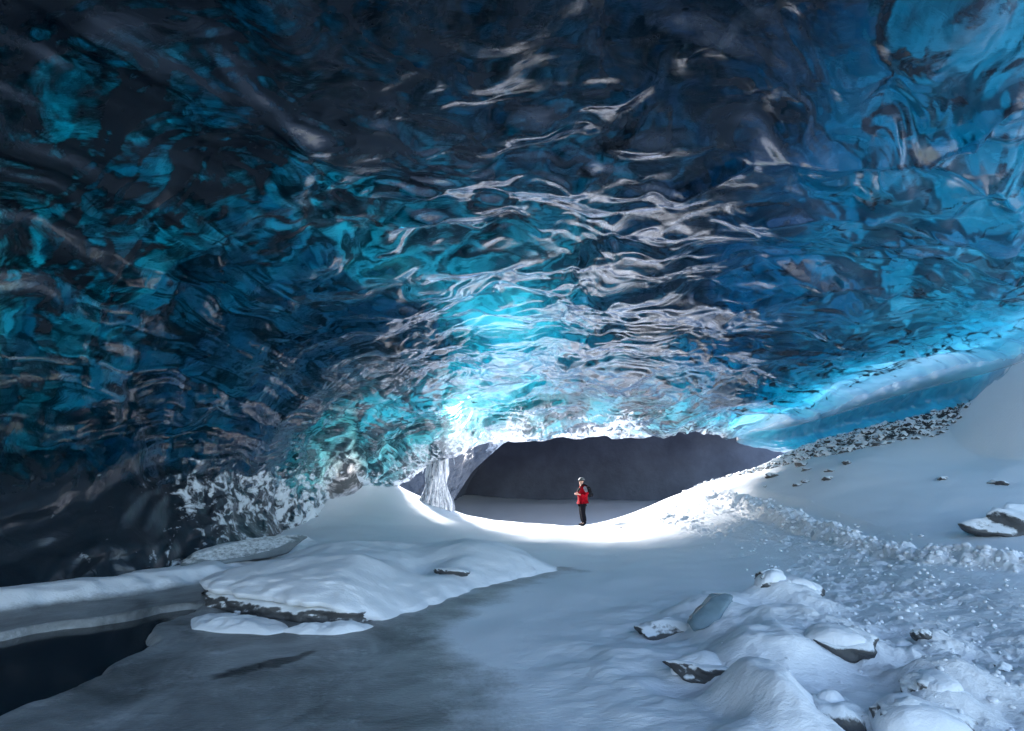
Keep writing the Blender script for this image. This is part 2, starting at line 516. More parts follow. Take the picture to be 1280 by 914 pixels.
    # ---- thickness of the unseen ice above, shaped to set where the vault glows
    tp = [(-8,8,3.9),(-9,3,18),(-5,7,13),(-10,12,4.8),(-8,16,4.8),(0,5.5,20),(-4,4,20),(3.4,6,15),(6.2,5.4,1.2),(9,8,.8),(12,11,0.7),(5.5,9.5,4.5),(0,10,8.5),
          (-4,11,5.0),(-1,13.5,2.0),(-3.5,14,2.4),(1,16.5,1.2),(4.5,13.5,5.5),(7,13,3.5),(9,15,1.6),(12,17,1.1),(0,19,1.3),(4,19,3.5),(8,20,3.5),
          (-5,16,4.5),(-6,20,4),(0,22,1.5),(-3,22,2),(11,22,2),(14,14,1.5),(13,8,1.6),(9,2,4),(0,-4,12),(-9,-6,12),(6,-6,9)]
    ft = rbf([(a, b) for a, b, _ in tp], [c for _, _, c in tp], 0.05)
    io = np.unique(np.r_[np.arange(0, NR, STRIDE), NR - 1]); jo = np.arange(0, NC, STRIDE)
    Po = P[io][:, jo]; No = N[io][:, jo]
    T = np.clip(ft(Po[..., 0], Po[..., 1]), 1.0, 22)
    T = T * (1 + 0.40 * fbm(Po[..., 0] * 0.33, Po[..., 1] * 0.42, 101, 3)) + 0.5 * np.abs(fbm(Po[..., 0] * 0.8, Po[..., 1] * 0.9, 111, 3))
    T = T + 4.5 * np.clip(fbm(Po[..., 0] * 0.55 + 3, Po[..., 1] * 0.8, 121, 4, 0.55) - 0.16, 0, 1) * smooth(3, 6, Po[..., 0])
    T = np.clip(T, 0.7, 24)
    T = np.maximum(T, 3.2 * smooth(1, -2, Po[..., 0]) * smooth(13.5, 11.5, Po[..., 1]))
    up = np.zeros_like(No); up[..., 2] = 1
    side = np.clip((-No[..., 2:3] * 1.2), 0, 1)         # 1 where roof is flat
    dirv = -No * (1 - side) + up * side
    dirv /= np.linalg.norm(dirv, axis=-1, keepdims=True)
    # the broken edge at the skylight is cut back, not overhanging
    ew = smooth(19.0, 21.0, ys_row[io])[:, None, None]
    cut = np.zeros_like(No); cut[..., 2] = 1; cut[..., 1] = -0.45
    dirv = dirv * (1 - ew) + cut * ew
    # on the ledge the outside is simply above
    lw = smooth(cum[7] - 1.0, cum[7] + 0.3, s)[jo][None, :, None]
    dirv = dirv * (1 - lw) + up * lw
    dirv /= np.linalg.norm(dirv, axis=-1, keepdims=True)
    lt = 0.35 + 2.6 * smooth(cum[8] - 0.4, cum[9], s)[jo][None, :]
    T = T * (1 - lw[..., 0]) + lt * lw[..., 0]
    Oo = Po + dirv * T[..., None]
    nro, nco = Oo.shape[:2]
    n_in = NR * NC
    verts = np.concatenate([Pd.reshape(-1, 3), Oo.reshape(-1, 3)])
    fi = grid_faces(NR, NC)
    fo = grid_faces(nro, nco, n_in, flip=True)
    flat = [fi.ravel(), fo.ravel()]
    tot = [np.full(len(fi), 4), np.full(len(fo), 4)]
    mid = [np.zeros(len(fi)), np.ones(len(fo))]
    fl, tt = [], []
    def strip(inner, outer, idx, flip):
        for k in range(len(outer) - 1):
            a = idx[k]; b = idx[k + 1]
            f = [outer[k]] + [inner[m] for m in range(a, b + 1)] + [outer[k + 1]]
            if flip: f = f[::-1]
            fl.extend(f); tt.append(len(f))
    IN = np.arange(n_in).reshape(NR, NC); OU = n_in + np.arange(nro * nco).reshape(nro, nco)
    strip(IN[0], OU[0], jo, False); strip(IN[-1], OU[-1], jo, True)
    strip(IN[:, 0], OU[:, 0], io, True); strip(IN[:, -1], OU[:, -1], io, False)
    flat.append(np.array(fl)); tot.append(np.array(tt)); mid.append(np.ones(len(tt)))
    o = mesh_from('cave_ceiling', verts, np.concatenate(flat), np.concatenate(tot), [M_ICE, M_CRUST], np.concatenate(mid))
    # outward orientation is needed for the ice volume
    bm = bmesh.new(); bm.from_mesh(o.data)
    c = bm.faces
    c.ensure_lookup_table()
    f0 = c[(NR // 2) * (NC - 1) + NC // 2]
    if f0.normal.z > 0:
        bmesh.ops.reverse_faces(bm, faces=bm.faces[:])
    bm.to_mesh(o.data); bm.free()
    # frost near the far left foot of the wall, silt low on the left wall; veins and painted shade over the vault
    frost = np.zeros(len(verts)); silt_shade = np.zeros(len(verts))
    x, y, z = Pd[..., 0], Pd[..., 1], Pd[..., 2]
    fr = smooth(6.0, 18, y) * smooth(3.4, 1.0, z) * smooth(0, -4, x)
    fr = fr * (0.75 + 0.7 * np.clip(c2 * 2.5 - 0.25 + 0.6 * s2, -0.4, 0.9))
    cur = smooth(18.6, 21.2, y + 0.6 * gnoise(x * 0.6, z, 99)) * smooth(-5, -3, x) * smooth(7.5, 4.0, x)
    fr = np.maximum(fr, 0.95 * cur * (0.8 + 0.5 * gnoise(x * 0.9, y * 0.9 + z, 98)))
    fr = fr * (1 - ledge) - 1.0 * ledge - 1.0 * (fr < 0.02)
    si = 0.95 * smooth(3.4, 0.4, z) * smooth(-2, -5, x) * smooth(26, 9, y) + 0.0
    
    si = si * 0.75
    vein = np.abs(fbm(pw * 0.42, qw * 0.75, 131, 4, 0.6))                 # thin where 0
    base = 0.20 - 0.07 * smooth(0, -4, x) * smooth(7, 9, y) + 0.07 * smooth(9.5, 7.5, y) * smooth(1, -2, x) * smooth(3, 5, z) + 0.13 * smooth(12, 8, y) * smooth(6.5, 3.5, x) + 0.05 * smooth(2, 6, x) * smooth(13, 16, y)  # regional terms paint the dark reaches and the glowing middle of the vault
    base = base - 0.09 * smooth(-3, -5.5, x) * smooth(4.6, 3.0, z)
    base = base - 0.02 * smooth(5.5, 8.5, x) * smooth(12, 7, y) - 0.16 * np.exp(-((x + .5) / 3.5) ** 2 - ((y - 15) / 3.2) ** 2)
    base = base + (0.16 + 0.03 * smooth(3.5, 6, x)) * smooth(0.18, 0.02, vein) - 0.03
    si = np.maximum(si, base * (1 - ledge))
    frost[:n_in] = fr.ravel(); silt_shade[:n_in] = si.ravel()
    cl = np.zeros(len(verts)); cl[:n_in] = (smooth(cum[7] - 0.9, cum[7] - 0.2, s + 0.25 * gnoise(q * 0.9, q * 0 + 2, 95))* smooth(8, 12, y)).ravel()
    ba = np.zeros(len(verts)); ba[n_in:] = np.maximum(lw[..., 0] + 0 * T, np.maximum(0.42 * smooth(5.0, 8.0, Po[..., 0]) * smooth(0, 5, Po[..., 1]), 0.3 * smooth(2.6, 1.0, T) * smooth(11, 13, Po[..., 1]))).ravel()  # openings in the unseen crust, placed to let more daylight through
    wt = np.ones(len(verts)); wc = np.exp(-((x - 0.8) / 4.2) ** 4) * smooth(6.5, 8, y)
    wt[:n_in] = ((0.72 + 0.95 * wc) * (1 - (0.5 - 0.35 * smooth(2.6, 1.6, z)) * leftw * smooth(19, 14, y))).ravel(); attr(o, 'gloss_gain', wt)  # reflection strengthened over the middle for highlights, weakened on the left
    attr(o, 'light_gap', ba); attr(o, 'frost', frost); attr(o, 'silt_shade', silt_shade); attr(o, 'cloud', cl)
    tag(o, 'scalloped glossy blue glacier ice vault arching over the snowy cave floor', kind='structure')
    return o
roof = build_roof()

# ------------------------------------------------------------------ ground
GP = [(-8,3,-.05),(-4,3,0),(0,3,0),(2.2,3,.05),(4.5,3,.15),(8,3,.35),(-8,7,.02),(-4,8,0),(-1,8,0),(1,6,.02),(2.5,5,.18),(4,6,.22),
      (6,6,.40),(9,6,.75),(12,5,1.1),(0,12,0),(3,10,.06),(6,10,.40),(8,9.5,.75),(10,10,1.15),(12,12,1.95),(14,10,1.7),
      (-3,12,.05),(-6,12,.1),(-5,16,.25),(-2,15,.15),(1,15,.04),(4,15,.22),(7,15,.95),(10,15.4,2.2),(12,14,2.2),(9,18.3,1.95),
      (7.4,19.4,1.62),(5.9,20.6,.95),(4,20,.25),(2.6,20.4,.0),(0,20,.16),(-1.5,20,.3),(-3,20,.55),(-4.4,20.0,.85),(-5.6,20.4,1.2),(-7,19.5,1.0),(-5.9,21.8,2.0),(-7,21,2.1),(-3.5,22.5,.8),
      (0,23,-.2),(4,24,-.35),(7,24,.4),(0,28,-1.6),(5,29,-1.5),(-6,28,-.5),(10,22,1.9),(12,20,3.0),(13.7,19,3.7),(15,16,4.3),
      (16,13,4.2),(18,10,3.2),(18,5,1.5),(18,20,5),(10,26,1.0),(14,25,3.2),(-12,10,0),(-12,20,.5),(0,-3,0),(8,-3,.4),(-8,-3,0),(16,0,.8)]
GF = rbf([(a, b) for a, b, _ in GP], [c for _, _, c in GP], 0.02)

ICE_POLY = [(-9,12.5),(-5.5,9.7),(-4.5,8.4),(-1.9,6.9),(-1.2,7.5),(-.5,8.9),(1.0,10.7),(-.75,7.6),(-1.05,6.4),(-.5,5.0),(-.1,4.0),(.1,2),(-4,1),(-12,0),(-12,10)]
WATER_POLY = [(-9.5,4.5),(-7.2,5.6),(-5.9,6.3),(-5.2,6.9),(-4.5,7.9),(-4.3,7.6),(-4.2,7.1),(-4.25,6.6),(-3.95,6.1),(-3.85,5.7),(-3.75,5.2),(-3.7,4.7),(-3.8,4.2),(-3.9,3.5),(-5,1.5),(-9.5,1)]
POOL_POLY = [(-2.66,4.88),(-2.62,5.2),(-2.35,5.42),(-2.12,5.6),(-2.05,5.85),(-1.95,5.8),(-2.15,5.4),(-2.38,5.02)]
TRACK = [(3.2,20.2),(4.4,19.6),(5.4,18.6),(5.9,16),(6.3,12.5),(6.0,10),(5.2,7.5),(4.4,5.5),(3.6,3.8),(3.2,2.8)]
RIDGE = [(6.9,17),(7.0,14.2),(6.9,11.8),(6.6,10.2),(6.7,8.6),(7.2,7.6)]
BUMPS = [  # x, y, z, rx, ry, rot : drifts moulded over buried boulders
 (2.6,6.9,.22,.75,.38,.2),(3.45,6.9,.26,.42,.45,.3),(2.25,4.95,.26,.5,.5,.6),(2.7,5.6,.2,.9,.4,-.5),(1.85,4.0,.30,.3,.55,.3),(3.1,4.95,.12,.45,.28,-.6),
 (3.3,4.35,.17,.34,.24,-.5),(2.95,3.95,.16,.3,.22,-.3),(3.95,5.2,.10,.25,.2,0),(2.35,6.2,.14,.35,.3,0),(3.0,5.9,.1,.7,.5,-.4),(1.45,4.62,-.10,.34,.2,0),(1.6,5.95,-.07,.35,.2,.2),(2.1,3.85,-.10,.22,.2,0),(2.55,6.45,-.06,.3,.2,.3),(3.25,4.65,-.06,.3,.16,-.4),(1.5,3.6,.12,.5,.3,.6)]
SLAB = [(-4.7,8.3),(-4.2,7.5),(-3.4,7.05),(-2.5,6.7),(-1.88,6.6),(-1.27,7.3),(-0.52,8.85),(.25,9.8),(.95,10.6),(.8,11.2),(0,11.9),(-1,12.6),(-2.5,12.8),(-4,12),(-5,10.5),(-5.1,9.2)]

def ground_h(x, y):
    h = GF(x, y)
    # outside the mapped patch fade to gentle snowfields
    far = smooth(16, 34, np.hypot(x - 3, (y - 11)))
    out = 1.2 * fbm(x * 0.02, y * 0.02, 201, 3)
    h = np.clip(h, -3, 6)
    h = h * (1 - far) + out * far
    h = h + 0.05 * fbm(x * 0.45, y * 0.45, 205, 3) * smooth(3, 6, y)
    for bx, by, bz, rx, ry, rot in BUMPS:
        c, s = math.cos(rot), math.sin(rot)
        u = ((x - bx) * c + (y - by) * s) / rx; v = (-(x - bx) * s + (y - by) * c) / ry
        r = np.sqrt(u * u + v * v)
        h = h + bz * (1 - smooth(0.2, 1.5, r)) ** 1.2
    rf = smooth(3.2, 1.2, np.hypot((x - 2.9) / 1.1, (y - 5.0) / 1.3))
    h = h + rf * (0.05 * fbm(x * 1.5, y * 1.5, 207, 4, 0.55) + 0.05 * (cups(x * 1.5 + y * 0.5, y * 1.7, 209, 9) - 0.2))
    ice = poly_sdf(x, y, ICE_POLY) + 0.25 * fbm(x * 1.1, y * 1.1, 301, 3)
    iw = smooth(-0.7, 0.3, ice)
    h = h * (1 - iw) + 0.0 * iw + iw * (0.012 * fbm(x * 1.2, y * 1.2, 307, 4))
    # snow bank running along the left wall, behind the water
    bank = line_dist(x, y, [(-9, 6.9), (-7.2, 7.75), (-6.3, 8.7), (-5.6, 9.8), (-5.5, 12), (-5.8, 14)])
    h = h + 0.22 * (1 - smooth(0.05, 0.75, bank + 0.2 * fbm(x * 2, y * 2, 311, 2)))
    wn_ = 0.10 * fbm(x * 1.7, y * 1.7, 321, 4)
    w = poly_sdf(x, y, WATER_POLY) + wn_
    h = h - 0.30 * smooth(-0.02, 0.16, w) + 0.02 * smooth(-0.35, -0.05, w) * smooth(0.0, -0.05, w)
    # trampled snow
    tw = line_dist(x, y, TRACK)
    wid = 1.6 - 0.0 * y
    tm = smooth(wid, wid * 0.45, tw + 0.5 * fbm(x * 0.8, y * 0.8, 331, 2)) * smooth(21, 19, y)
    lumps = fbm(x * 3.2, y * 3.2, 341, 4, 0.62)
    fp = cups(x * 2.6, y * 2.6, 351, 10)
    amp = 0.55 + 0.9 * gnoise(x * 0.9, y * 0.9, 345)
    h = h + tm * amp * (0.045 * lumps + 0.10 * (fp - 0.12) + 0.012 * fbm(x * 12, y * 12, 343, 3, .6) - 0.02)
    rd = line_dist(x, y, RIDGE)
    h = h + 0.20 * (1 - smooth(0.0, 0.42, rd + 0.16 * fbm(x * 2.4, y * 2.4, 361, 4, .6))) * (0.6 + 0.5 * fbm(x * 3.5, y * 3.5, 371, 3, .6)) * smooth(19, 15, y)
    h = h - 0.08 * (1 - smooth(0.0, 0.4, np.abs(rd - 0.5)))*smooth(6, 6.6, x)
    # snow cone piled against the right side
    cone = 3.4 * np.clip(1 - np.hypot((x - 16.3) / 3.9, (y - 13.4) / 3.4), 0, 1) ** 1.15
    h = h + cone
    # rubble slope under the ledge
    ru = smooth(0.0, 0.6, poly_sdf(x, y, RUBBLE))
    h = h + ru * (0.10 * np.abs(fbm(x * 2.5, y * 2.5, 381, 4, 0.7)) + 0.08 * cups(x * 3, y * 3, 391, 10))
    return h, iw, ru, tm
RUBBLE = [(6.4,21.2),(8,20.0),(9.6,19.0),(10.6,16.9),(12.6,15.6),(13.6,15.2),(16,16),(17,19),(13,24),(8,24.5)]

def build_ground():
    xs = np.concatenate([-np.geomspace(500, 13, 22)[:-1], np.linspace(-13, -6, 90)[:-1], np.linspace(-6, 1.5, 230)[:-1], np.linspace(1.5, 9, 400)[:-1], np.linspace(9, 18, 180), np.geomspace(19, 500, 22)])
    ys = np.concatenate([-np.geomspace(500, 5, 20), np.linspace(-4.5, 3, 20)[:-1], np.linspace(3, 8, 300)[:-1], np.linspace(8, 12.5, 170)[:-1], np.linspace(12.5, 30, 330), np.geomspace(32, 500, 22)])
    X, Y = np.meshgrid(xs, ys)
    H, iw, ru, tm = ground_h(X, Y)
    V = np.stack([X, Y, H], -1).reshape(-1, 3)
    f = grid_faces(len(ys), len(xs))
    o = mesh_from('snow_ground', V, f.ravel(), np.full(len(f), 4), [M_SNOW_G])
    bk = line_dist(X, Y, [(-9, 6.9), (-7.2, 7.75), (-6.3, 8.7), (-5.6, 9.8), (-5.5, 12), (-5.8, 14)])
    attr(o, 'tramp', tm); attr(o, 'dark', smooth(-0.03, 0.06, poly_sdf(X, Y, POOL_POLY) + 0.10 * fbm(X * 3, Y * 3, 323, 4) + 0.02)); attr(o, 'ice', iw * smooth(0.35, 0.8, bk)); attr(o, 'dirt', ru * 0.75)
    tag(o, 'snow covered cave floor with grey frozen slush and a trampled path', kind='structure')
    return xs, ys, H
gxs, gys, GH = build_ground()

def gh(x, y):
    i = int(np.clip(np.searchsorted(gxs, x) - 1, 0, len(gxs) - 2)); j = int(np.clip(np.searchsorted(gys, y) - 1, 0, len(gys) - 2))
    a = (x - gxs[i]) / (gxs[i + 1] - gxs[i]); b = (y - gys[j]) / (gys[j + 1] - gys[j])
    return float(GH[j, i] * (1 - a) * (1 - b) + GH[j, i + 1] * a * (1 - b) + GH[j + 1, i] * (1 - a) * b + GH[j + 1, i + 1] * a * b)

def flat_sheet(name, x0, x1, y0, y1, z, mat, n=8):
    xs = np.linspace(x0, x1, n); ys = np.linspace(y0, y1, n)
    X, Y = np.meshgrid(xs, ys)
    f = grid_faces(n, n)
    return mesh_from(name, np.stack([X, Y, X * 0 + z], -1).reshape(-1, 3), f.ravel(), np.full(len(f), 4), [mat])
w = flat_sheet('water', -9.0, -1.6, 2.0, 8.4, -0.07, M_WATER)
tag(w, 'dark still meltwater in the lower left beside the grey ice', kind='structure')

# ------------------------------------------------------------------ second ice mass behind the skylight, with the dark tunnel
def build_back():
    # front face: profile in (x), arch opening below
    NX, NZ = 420, 260
    xs = np.linspace(-16, 26, NX)
    arch_pts = [(-16,-3),(-5.5,-3),(-4.2,-.6),(-3.3,.8),(-2.4,2.2),(-.6,3.9),(1,4.6),(3,4.9),(5,4.9),(8,4.9),(11,4.8),(16,4.7),(26,4.7)]
    ax = np.array([a for a, _ in arch_pts]); az = np.array([b for _, b in arch_pts])
    arch = np.interp(xs, ax, az)
    v = np.linspace(0, 1, NZ)
    X = np.repeat(xs[None], NZ, 0); Vv = np.repeat(v[:, None], NX, 1)
    A = np.repeat(arch[None], NZ, 0)
    Zt = 7.0
    Z = A + (Zt - A) * Vv ** 1.5
    Y = 31.6 + 0.85 * (Z - A) + 0.25 * np.maximum(A - 2, -2) + 0.03 * (X - 2) ** 2 * 0.3
    Y = Y + 0.45 * fbm(X * 0.5, Z * 0.5, 401, 5, 0.55) + 0.18 * np.abs(fbm(X * 1.6, Z * 1.1, 411, 4))
    front = np.stack([X, Y, Z], -1)
    # tunnel vault going back from the arch edge
    NT_ = 60
    d = np.linspace(0, 1, NT_)[1:] ** 1.3
    base = front[0]
    tun = np.stack([base * 1.0 for _ in d])
    for k, dd in enumerate(d):
        tun[k, :, 1] = base[:, 1] + dd * 26
        tun[k, :, 2] = base[:, 2] + min(dd * 14, 2.2) + 0.35 * np.minimum(1, dd * 6) * fbm(base[:, 0] * 0.6, base[:, 0] * 0 + dd * 12, 421, 4)
    G = np.concatenate([tun[::-1], front])
    nr, nc = G.shape[:2]
    f = grid_faces(nr, nc)
    mi = np.zeros((nr - 1, nc - 1)); mi[:NT_ - 1] = 1
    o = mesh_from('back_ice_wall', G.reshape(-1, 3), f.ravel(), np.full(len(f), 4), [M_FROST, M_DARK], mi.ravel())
    fr = np.full((nr, nc), -0.12)
    Xg, Zg = G[..., 0], G[..., 2]
    fr += 0.50 * smooth(1.8, 3.0, Zg) * smooth(-2.6, -1, Xg) * smooth(7, 4.5, Xg) + 0.0
    fr -= 0.25 * smooth(-1.5, -3, Xg) * smooth(3.5, 2, Zg)
    fr += 0.3 * smooth(5, 7, Zg)
    fr[:NT_ - 1] = -1
    attr(o, 'frost', fr)
    tag(o, 'frosted ice wall over a low dark tunnel at the back', kind='structure')
    # back of the tunnel
    xs2 = np.linspace(-22, 44, 50); zs2 = np.linspace(-6, 9, 12)
    X2, Z2 = np.meshgrid(xs2, zs2)
    Y2 = 54 + 0.8 * fbm(X2 * 0.3, Z2 * 0.3, 431, 4)
    f2 = grid_faces(12, 50)
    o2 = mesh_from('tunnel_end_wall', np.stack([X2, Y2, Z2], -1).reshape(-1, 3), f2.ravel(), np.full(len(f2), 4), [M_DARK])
    tag(o2, 'dark end wall deep inside the low tunnel', kind='structure')
build_back()

# ------------------------------------------------------------------ object materials
def make_capped(name, rock, rock2, thr=(0.35, 0.6), snow=(0.80, 0.82, 0.86)):
    """stone whose upward faces hold snow"""
    t = NT(name)
    v = t.pos()
    g = t.node('ShaderNodeNewGeometry')
    sp = t.node('ShaderNodeSeparateXYZ'); t.l.new(g.outputs['Normal'], sp.inputs[0])
    n = t.noise(v, 14.0, 7, 0.7)
    k = t.ramp(t.math('ADD', sp.outputs[2], t.math('MULTIPLY', t.math('SUBTRACT', n, 0.5), 0.9)), [(thr[0], 0.0), (thr[1], 1.0)])
    rc = t.mix(t.noise(v, 4.0, 6, 0.65), rock, rock2)
    c = t.mix(k, rc, snow)
    p = t.node('ShaderNodeBsdfPrincipled')
    t.l.new(c, p.inputs['Base Color'])
    t.l.new(t.math('ADD', 0.38, t.math('MULTIPLY', k, 0.3)), p.inputs['Roughness'])
    t.l.new(t.bump(n, 0.6, 0.03), p.inputs['Normal'])
    return t.surf(p.outputs[0])
M_STONE = make_capped('snow_dusted_stone', (0.035, 0.036, 0.04), (0.09, 0.09, 0.095))
M_RUB = make_capped('snow_dusted_rubble', (0.03, 0.034, 0.04), (0.12, 0.125, 0.13), (-0.25, 0.12))
M_GREYICE = make_capped('grey_silty_ice', (0.10, 0.12, 0.13), (0.22, 0.25, 0.27), (0.75, 1.1))

def make_blockice():
    t = NT('pale_block_ice')
    v = t.pos()
    n = t.noise(v, 5.0, 6, 0.65)
    c = t.mix(n, (0.14, 0.22, 0.27), (0.34, 0.44, 0.50))
    p = t.node('ShaderNodeBsdfPrincipled', i_Roughness=0.22)
    p.inputs['Transmission Weight'].default_value = 0.35
    p.inputs['IOR'].default_value = 1.31
    t.l.new(c, p.inputs['Base Color']); t.l.new(t.bump(n, 0.4, 0.03), p.inputs['Normal'])
    return t.surf(p.outputs[0])
M_BLOCK = make_blockice()

def bm_to(name, bm, mat, parent=None, sm=True):
    me = bpy.data.meshes.new(name)
    bm.to_mesh(me); bm.free()
    me.materials.append(mat)
    me.polygons.foreach_set('use_smooth', np.full(len(me.polygons), sm, bool))
    o = bpy.data.objects.new(name, me)
    COL.objects.link(o)
    if parent: o.parent = parent
    return o

def rock_mesh(name, size, seed, mat, parent=None, sub=4, rough=0.22, flat=0.0, facets=7):
    """angular stone: an ico sphere cut by random planes and roughened"""
    rng = np.random.RandomState(seed)
    bm = bmesh.new()
    bmesh.ops.create_icosphere(bm, subdivisions=sub, radius=1.0)
    co = np.array([v.co[:] for v in bm.verts])
    dirs = rng.normal(size=(facets, 3)); dirs /= np.linalg.norm(dirs, axis=1)[:, None]
    offs = rng.uniform(0.55, 0.85, facets)
    for d, f in zip(dirs, offs):
        ex = np.clip(co @ d - f, 0, None)
        co -= ex[:, None] * d * 0.9
    n1 = fbm(co[:, 0] * 1.6 + co[:, 2] * .9 + seed, co[:, 1] * 1.6 - co[:, 2] * .7, seed, 5, 0.6)
    co *= (1 + rough * n1)[:, None]
    co *= np.array(size)[None] * 0.5 / 0.85
    for v, c in zip(bm.verts, co): v.co = c
    return bm_to(name, bm, mat, parent)

def snow_cap_mesh(name, poly, zb, hfun, mat, parent=None, na=120, nr=28, seed=1, skirt=0.05, world=(0, 0)):
    """rounded pillow of snow over a polygon outline; zb(angle index x,y) edge height, hfun(x,y,t) height above edge"""
    P = np.array(poly, float)
    Q = np.vstack([P, P[:1]])
    seg = np.linalg.norm(np.diff(Q, axis=0), axis=1); cum = np.r_[0, np.cumsum(seg)]
    s = np.linspace(0, cum[-1], na, endpoint=False)
    bx = np.interp(s, cum, Q[:, 0]); by = np.interp(s, cum, Q[:, 1])
    for _ in range(max(1, na // 40)):
        bx = (np.roll(bx, 1) + bx * 2 + np.roll(bx, -1)) / 4; by = (np.roll(by, 1) + by * 2 + np.roll(by, -1)) / 4
    c = np.array([bx.mean(), by.mean()])
    t = 1 - (1 - np.linspace(0, 1, nr)) ** 1.7
    t = t[1:]
    X = c[0] + t[:, None] * (bx - c[0])[None]; Y = c[1] + t[:, None] * (by - c[1])[None]
    ed = 0.06 * fbm(X * 3, Y * 3, seed, 3) * t[:, None] ** 2
    X = X + ed * (bx - c[0])[None] * 0.6; Y = Y + ed * (by - c[1])[None] * 0.6
    Tt = np.repeat(t[:, None], na, 1)
    ZB = zb(X, Y)
    Z = ZB + hfun(X, Y, Tt)
    # rolled-under skirt
    Xs = c[0] + (X[-1] - c[0]) * 0.985; Ys = c[1] + (Y[-1] - c[1]) * 0.985; Zs = ZB[-1] - skirt
    X = np.vstack([X, Xs]); Y = np.vstack([Y, Ys]); Z = np.vstack([Z, Zs])
    zc = zb(c[:1], c[1:]) + hfun(c[:1], c[1:], np.zeros(1))
    V = np.vstack([np.stack([X, Y, Z], -1).reshape(-1, 3), [[c[0], c[1], float(zc[0])]]])
    V[:, 0] -= world[0]; V[:, 1] -= world[1]
    n = X.shape[0]
    faces = []
    i = np.arange(n - 1)[:, None]; j = np.arange(na)[None]; j2 = (j + 1) % na
    q = np.stack([i * na + j, (i + 1) * na + j, (i + 1) * na + j2, i * na + j2], -1).reshape(-1, 4)
    tri = np.stack([np.full(na, len(V) - 1), np.arange(na), (np.arange(na) + 1) % na], -1)
    flat = np.concatenate([q.ravel(), tri.ravel()]); tot = np.r_[np.full(len(q), 4), np.full(na, 3)]
    return mesh_from(name, V, flat, tot, [mat], None, True, parent)

# ------------------------------------------------------------------ the big snow covered slab, left of centre
def build_slab():
    root = empty('snow_covered_boulder', (-1.8, 9.4, 0.0))
    ox, oy = -1.8, 9.4
    def zb(x, y):
        front = smooth(-1.3, -2.4, x) * smooth(9.2, 8.0, y)
        return -0.03 + 0.29 * front
    def H(x, y, t):
        prof = np.clip(1 - t ** 3.2, 0, 1) ** 0.75
        h = 0.34 + 0.32 * np.exp(-(((x + .45) / 1.1) ** 2 + ((y - 10.8) / 1.0) ** 2)) + 0.24 * np.exp(-(((x + 3.0) / 1.4) ** 2 + ((y - 10.4) / 1.6) ** 2))
        h = h + 0.10 * fbm(x * 0.55, y * 0.55, 501, 3) - 0.20 * np.exp(-(((x + 1.5) / .45) ** 2 + ((y - 9.2) / .55) ** 2))
        h = h + 0.05 * np.clip(gnoise(x * 0.5 + 2, y * 0.6, 503), -0.5, 1) + 0.015 * fbm(x * 3, y * 3, 505, 3)
        return h * prof
    snow_cap_mesh('snow_cap', SLAB, zb, H, M_SNOW, root, 260, 90, 7, 0.06, (ox, oy))
    # dark rock showing under the snow along the left front
    P = np.array(SLAB, float); c = P.mean(0)
    P = c + (P - c) * 0.965
    Q = np.vstack([P, P[:1]])
    cum = np.r_[0, np.cumsum(np.linalg.norm(np.diff(Q, axis=0), axis=1))]
    n = 420
    s = np.linspace(0, cum[-1], n)
    bx = np.interp(s, cum, Q[:, 0]); by = np.interp(s, cum, Q[:, 1])
    zz = np.linspace(-0.15, 0.27, 20)
    nx, ny = bx - c[0], by - c[1]; ln = np.hypot(nx, ny); nx /= ln; ny /= ln
    V = []
    for k, z in enumerate(zz):
        d = 0.07 * fbm(s * 2.2, np.full(n, z * 9), 511, 5, 0.65) + 0.05 * math.sin(k / 19 * math.pi)
        d = d - 0.22 * smooth(0.14, 0.27, z)
        fw = smooth(-0.9, -2.0, bx) * smooth(9.4, 8.2, by)
        V.append(np.stack([bx + nx * (d - 0.2 * (1 - fw)) - ox, by + ny * (d - 0.2 * (1 - fw)) - oy, z * fw - 0.25 * (1 - fw)], -1))
    f = grid_faces(20, n)
    o = mesh_from('rock_edge', np.array(V).reshape(-1, 3), f.ravel(), np.full(len(f), 4), [M_STONE], None, True, root)
    tag(root, 'wide low boulder buried under smooth snow, left of the frozen stream', 'boulder')
    # pillows of snow at its foot
    for name_lab, poly, h in [
        ('low snow lobe lying on the grey ice against the left foot of the wide boulder', [(-4.05,6.95),(-3.75,6.5),(-3.3,6.36),(-2.75,6.28),(-2.55,6.45),(-2.75,6.75),(-3.4,7.0),(-3.9,7.15)], 0.10),
        ('smaller snow lobe on the grey ice under the front edge of the wide boulder', [(-2.68,6.42),(-2.4,6.3),(-2.0,6.28),(-1.7,6.45),(-1.62,6.62),(-2.0,6.68),(-2.5,6.65)], 0.09)]:
        c = np.array(poly).mean(0)
        ob = snow_cap_mesh('snow_lobe', poly, lambda x, y: x * 0 - 0.01, lambda x, y, t, h=h: (h + 0.04 * fbm(x * 2, y * 2, 521, 3) + 0.02 * fbm(x * 7, y * 7, 523, 3)) * np.clip(1 - t ** 2.6, 0, 1) ** 0.7, M_SNOW, None, 140, 26, 9, 0.04, tuple(c))
        ob.location = (c[0], c[1], 0)
        tag(ob, name_lab, 'snow lobe', 'snow lobes at the boulder foot')
build_slab()

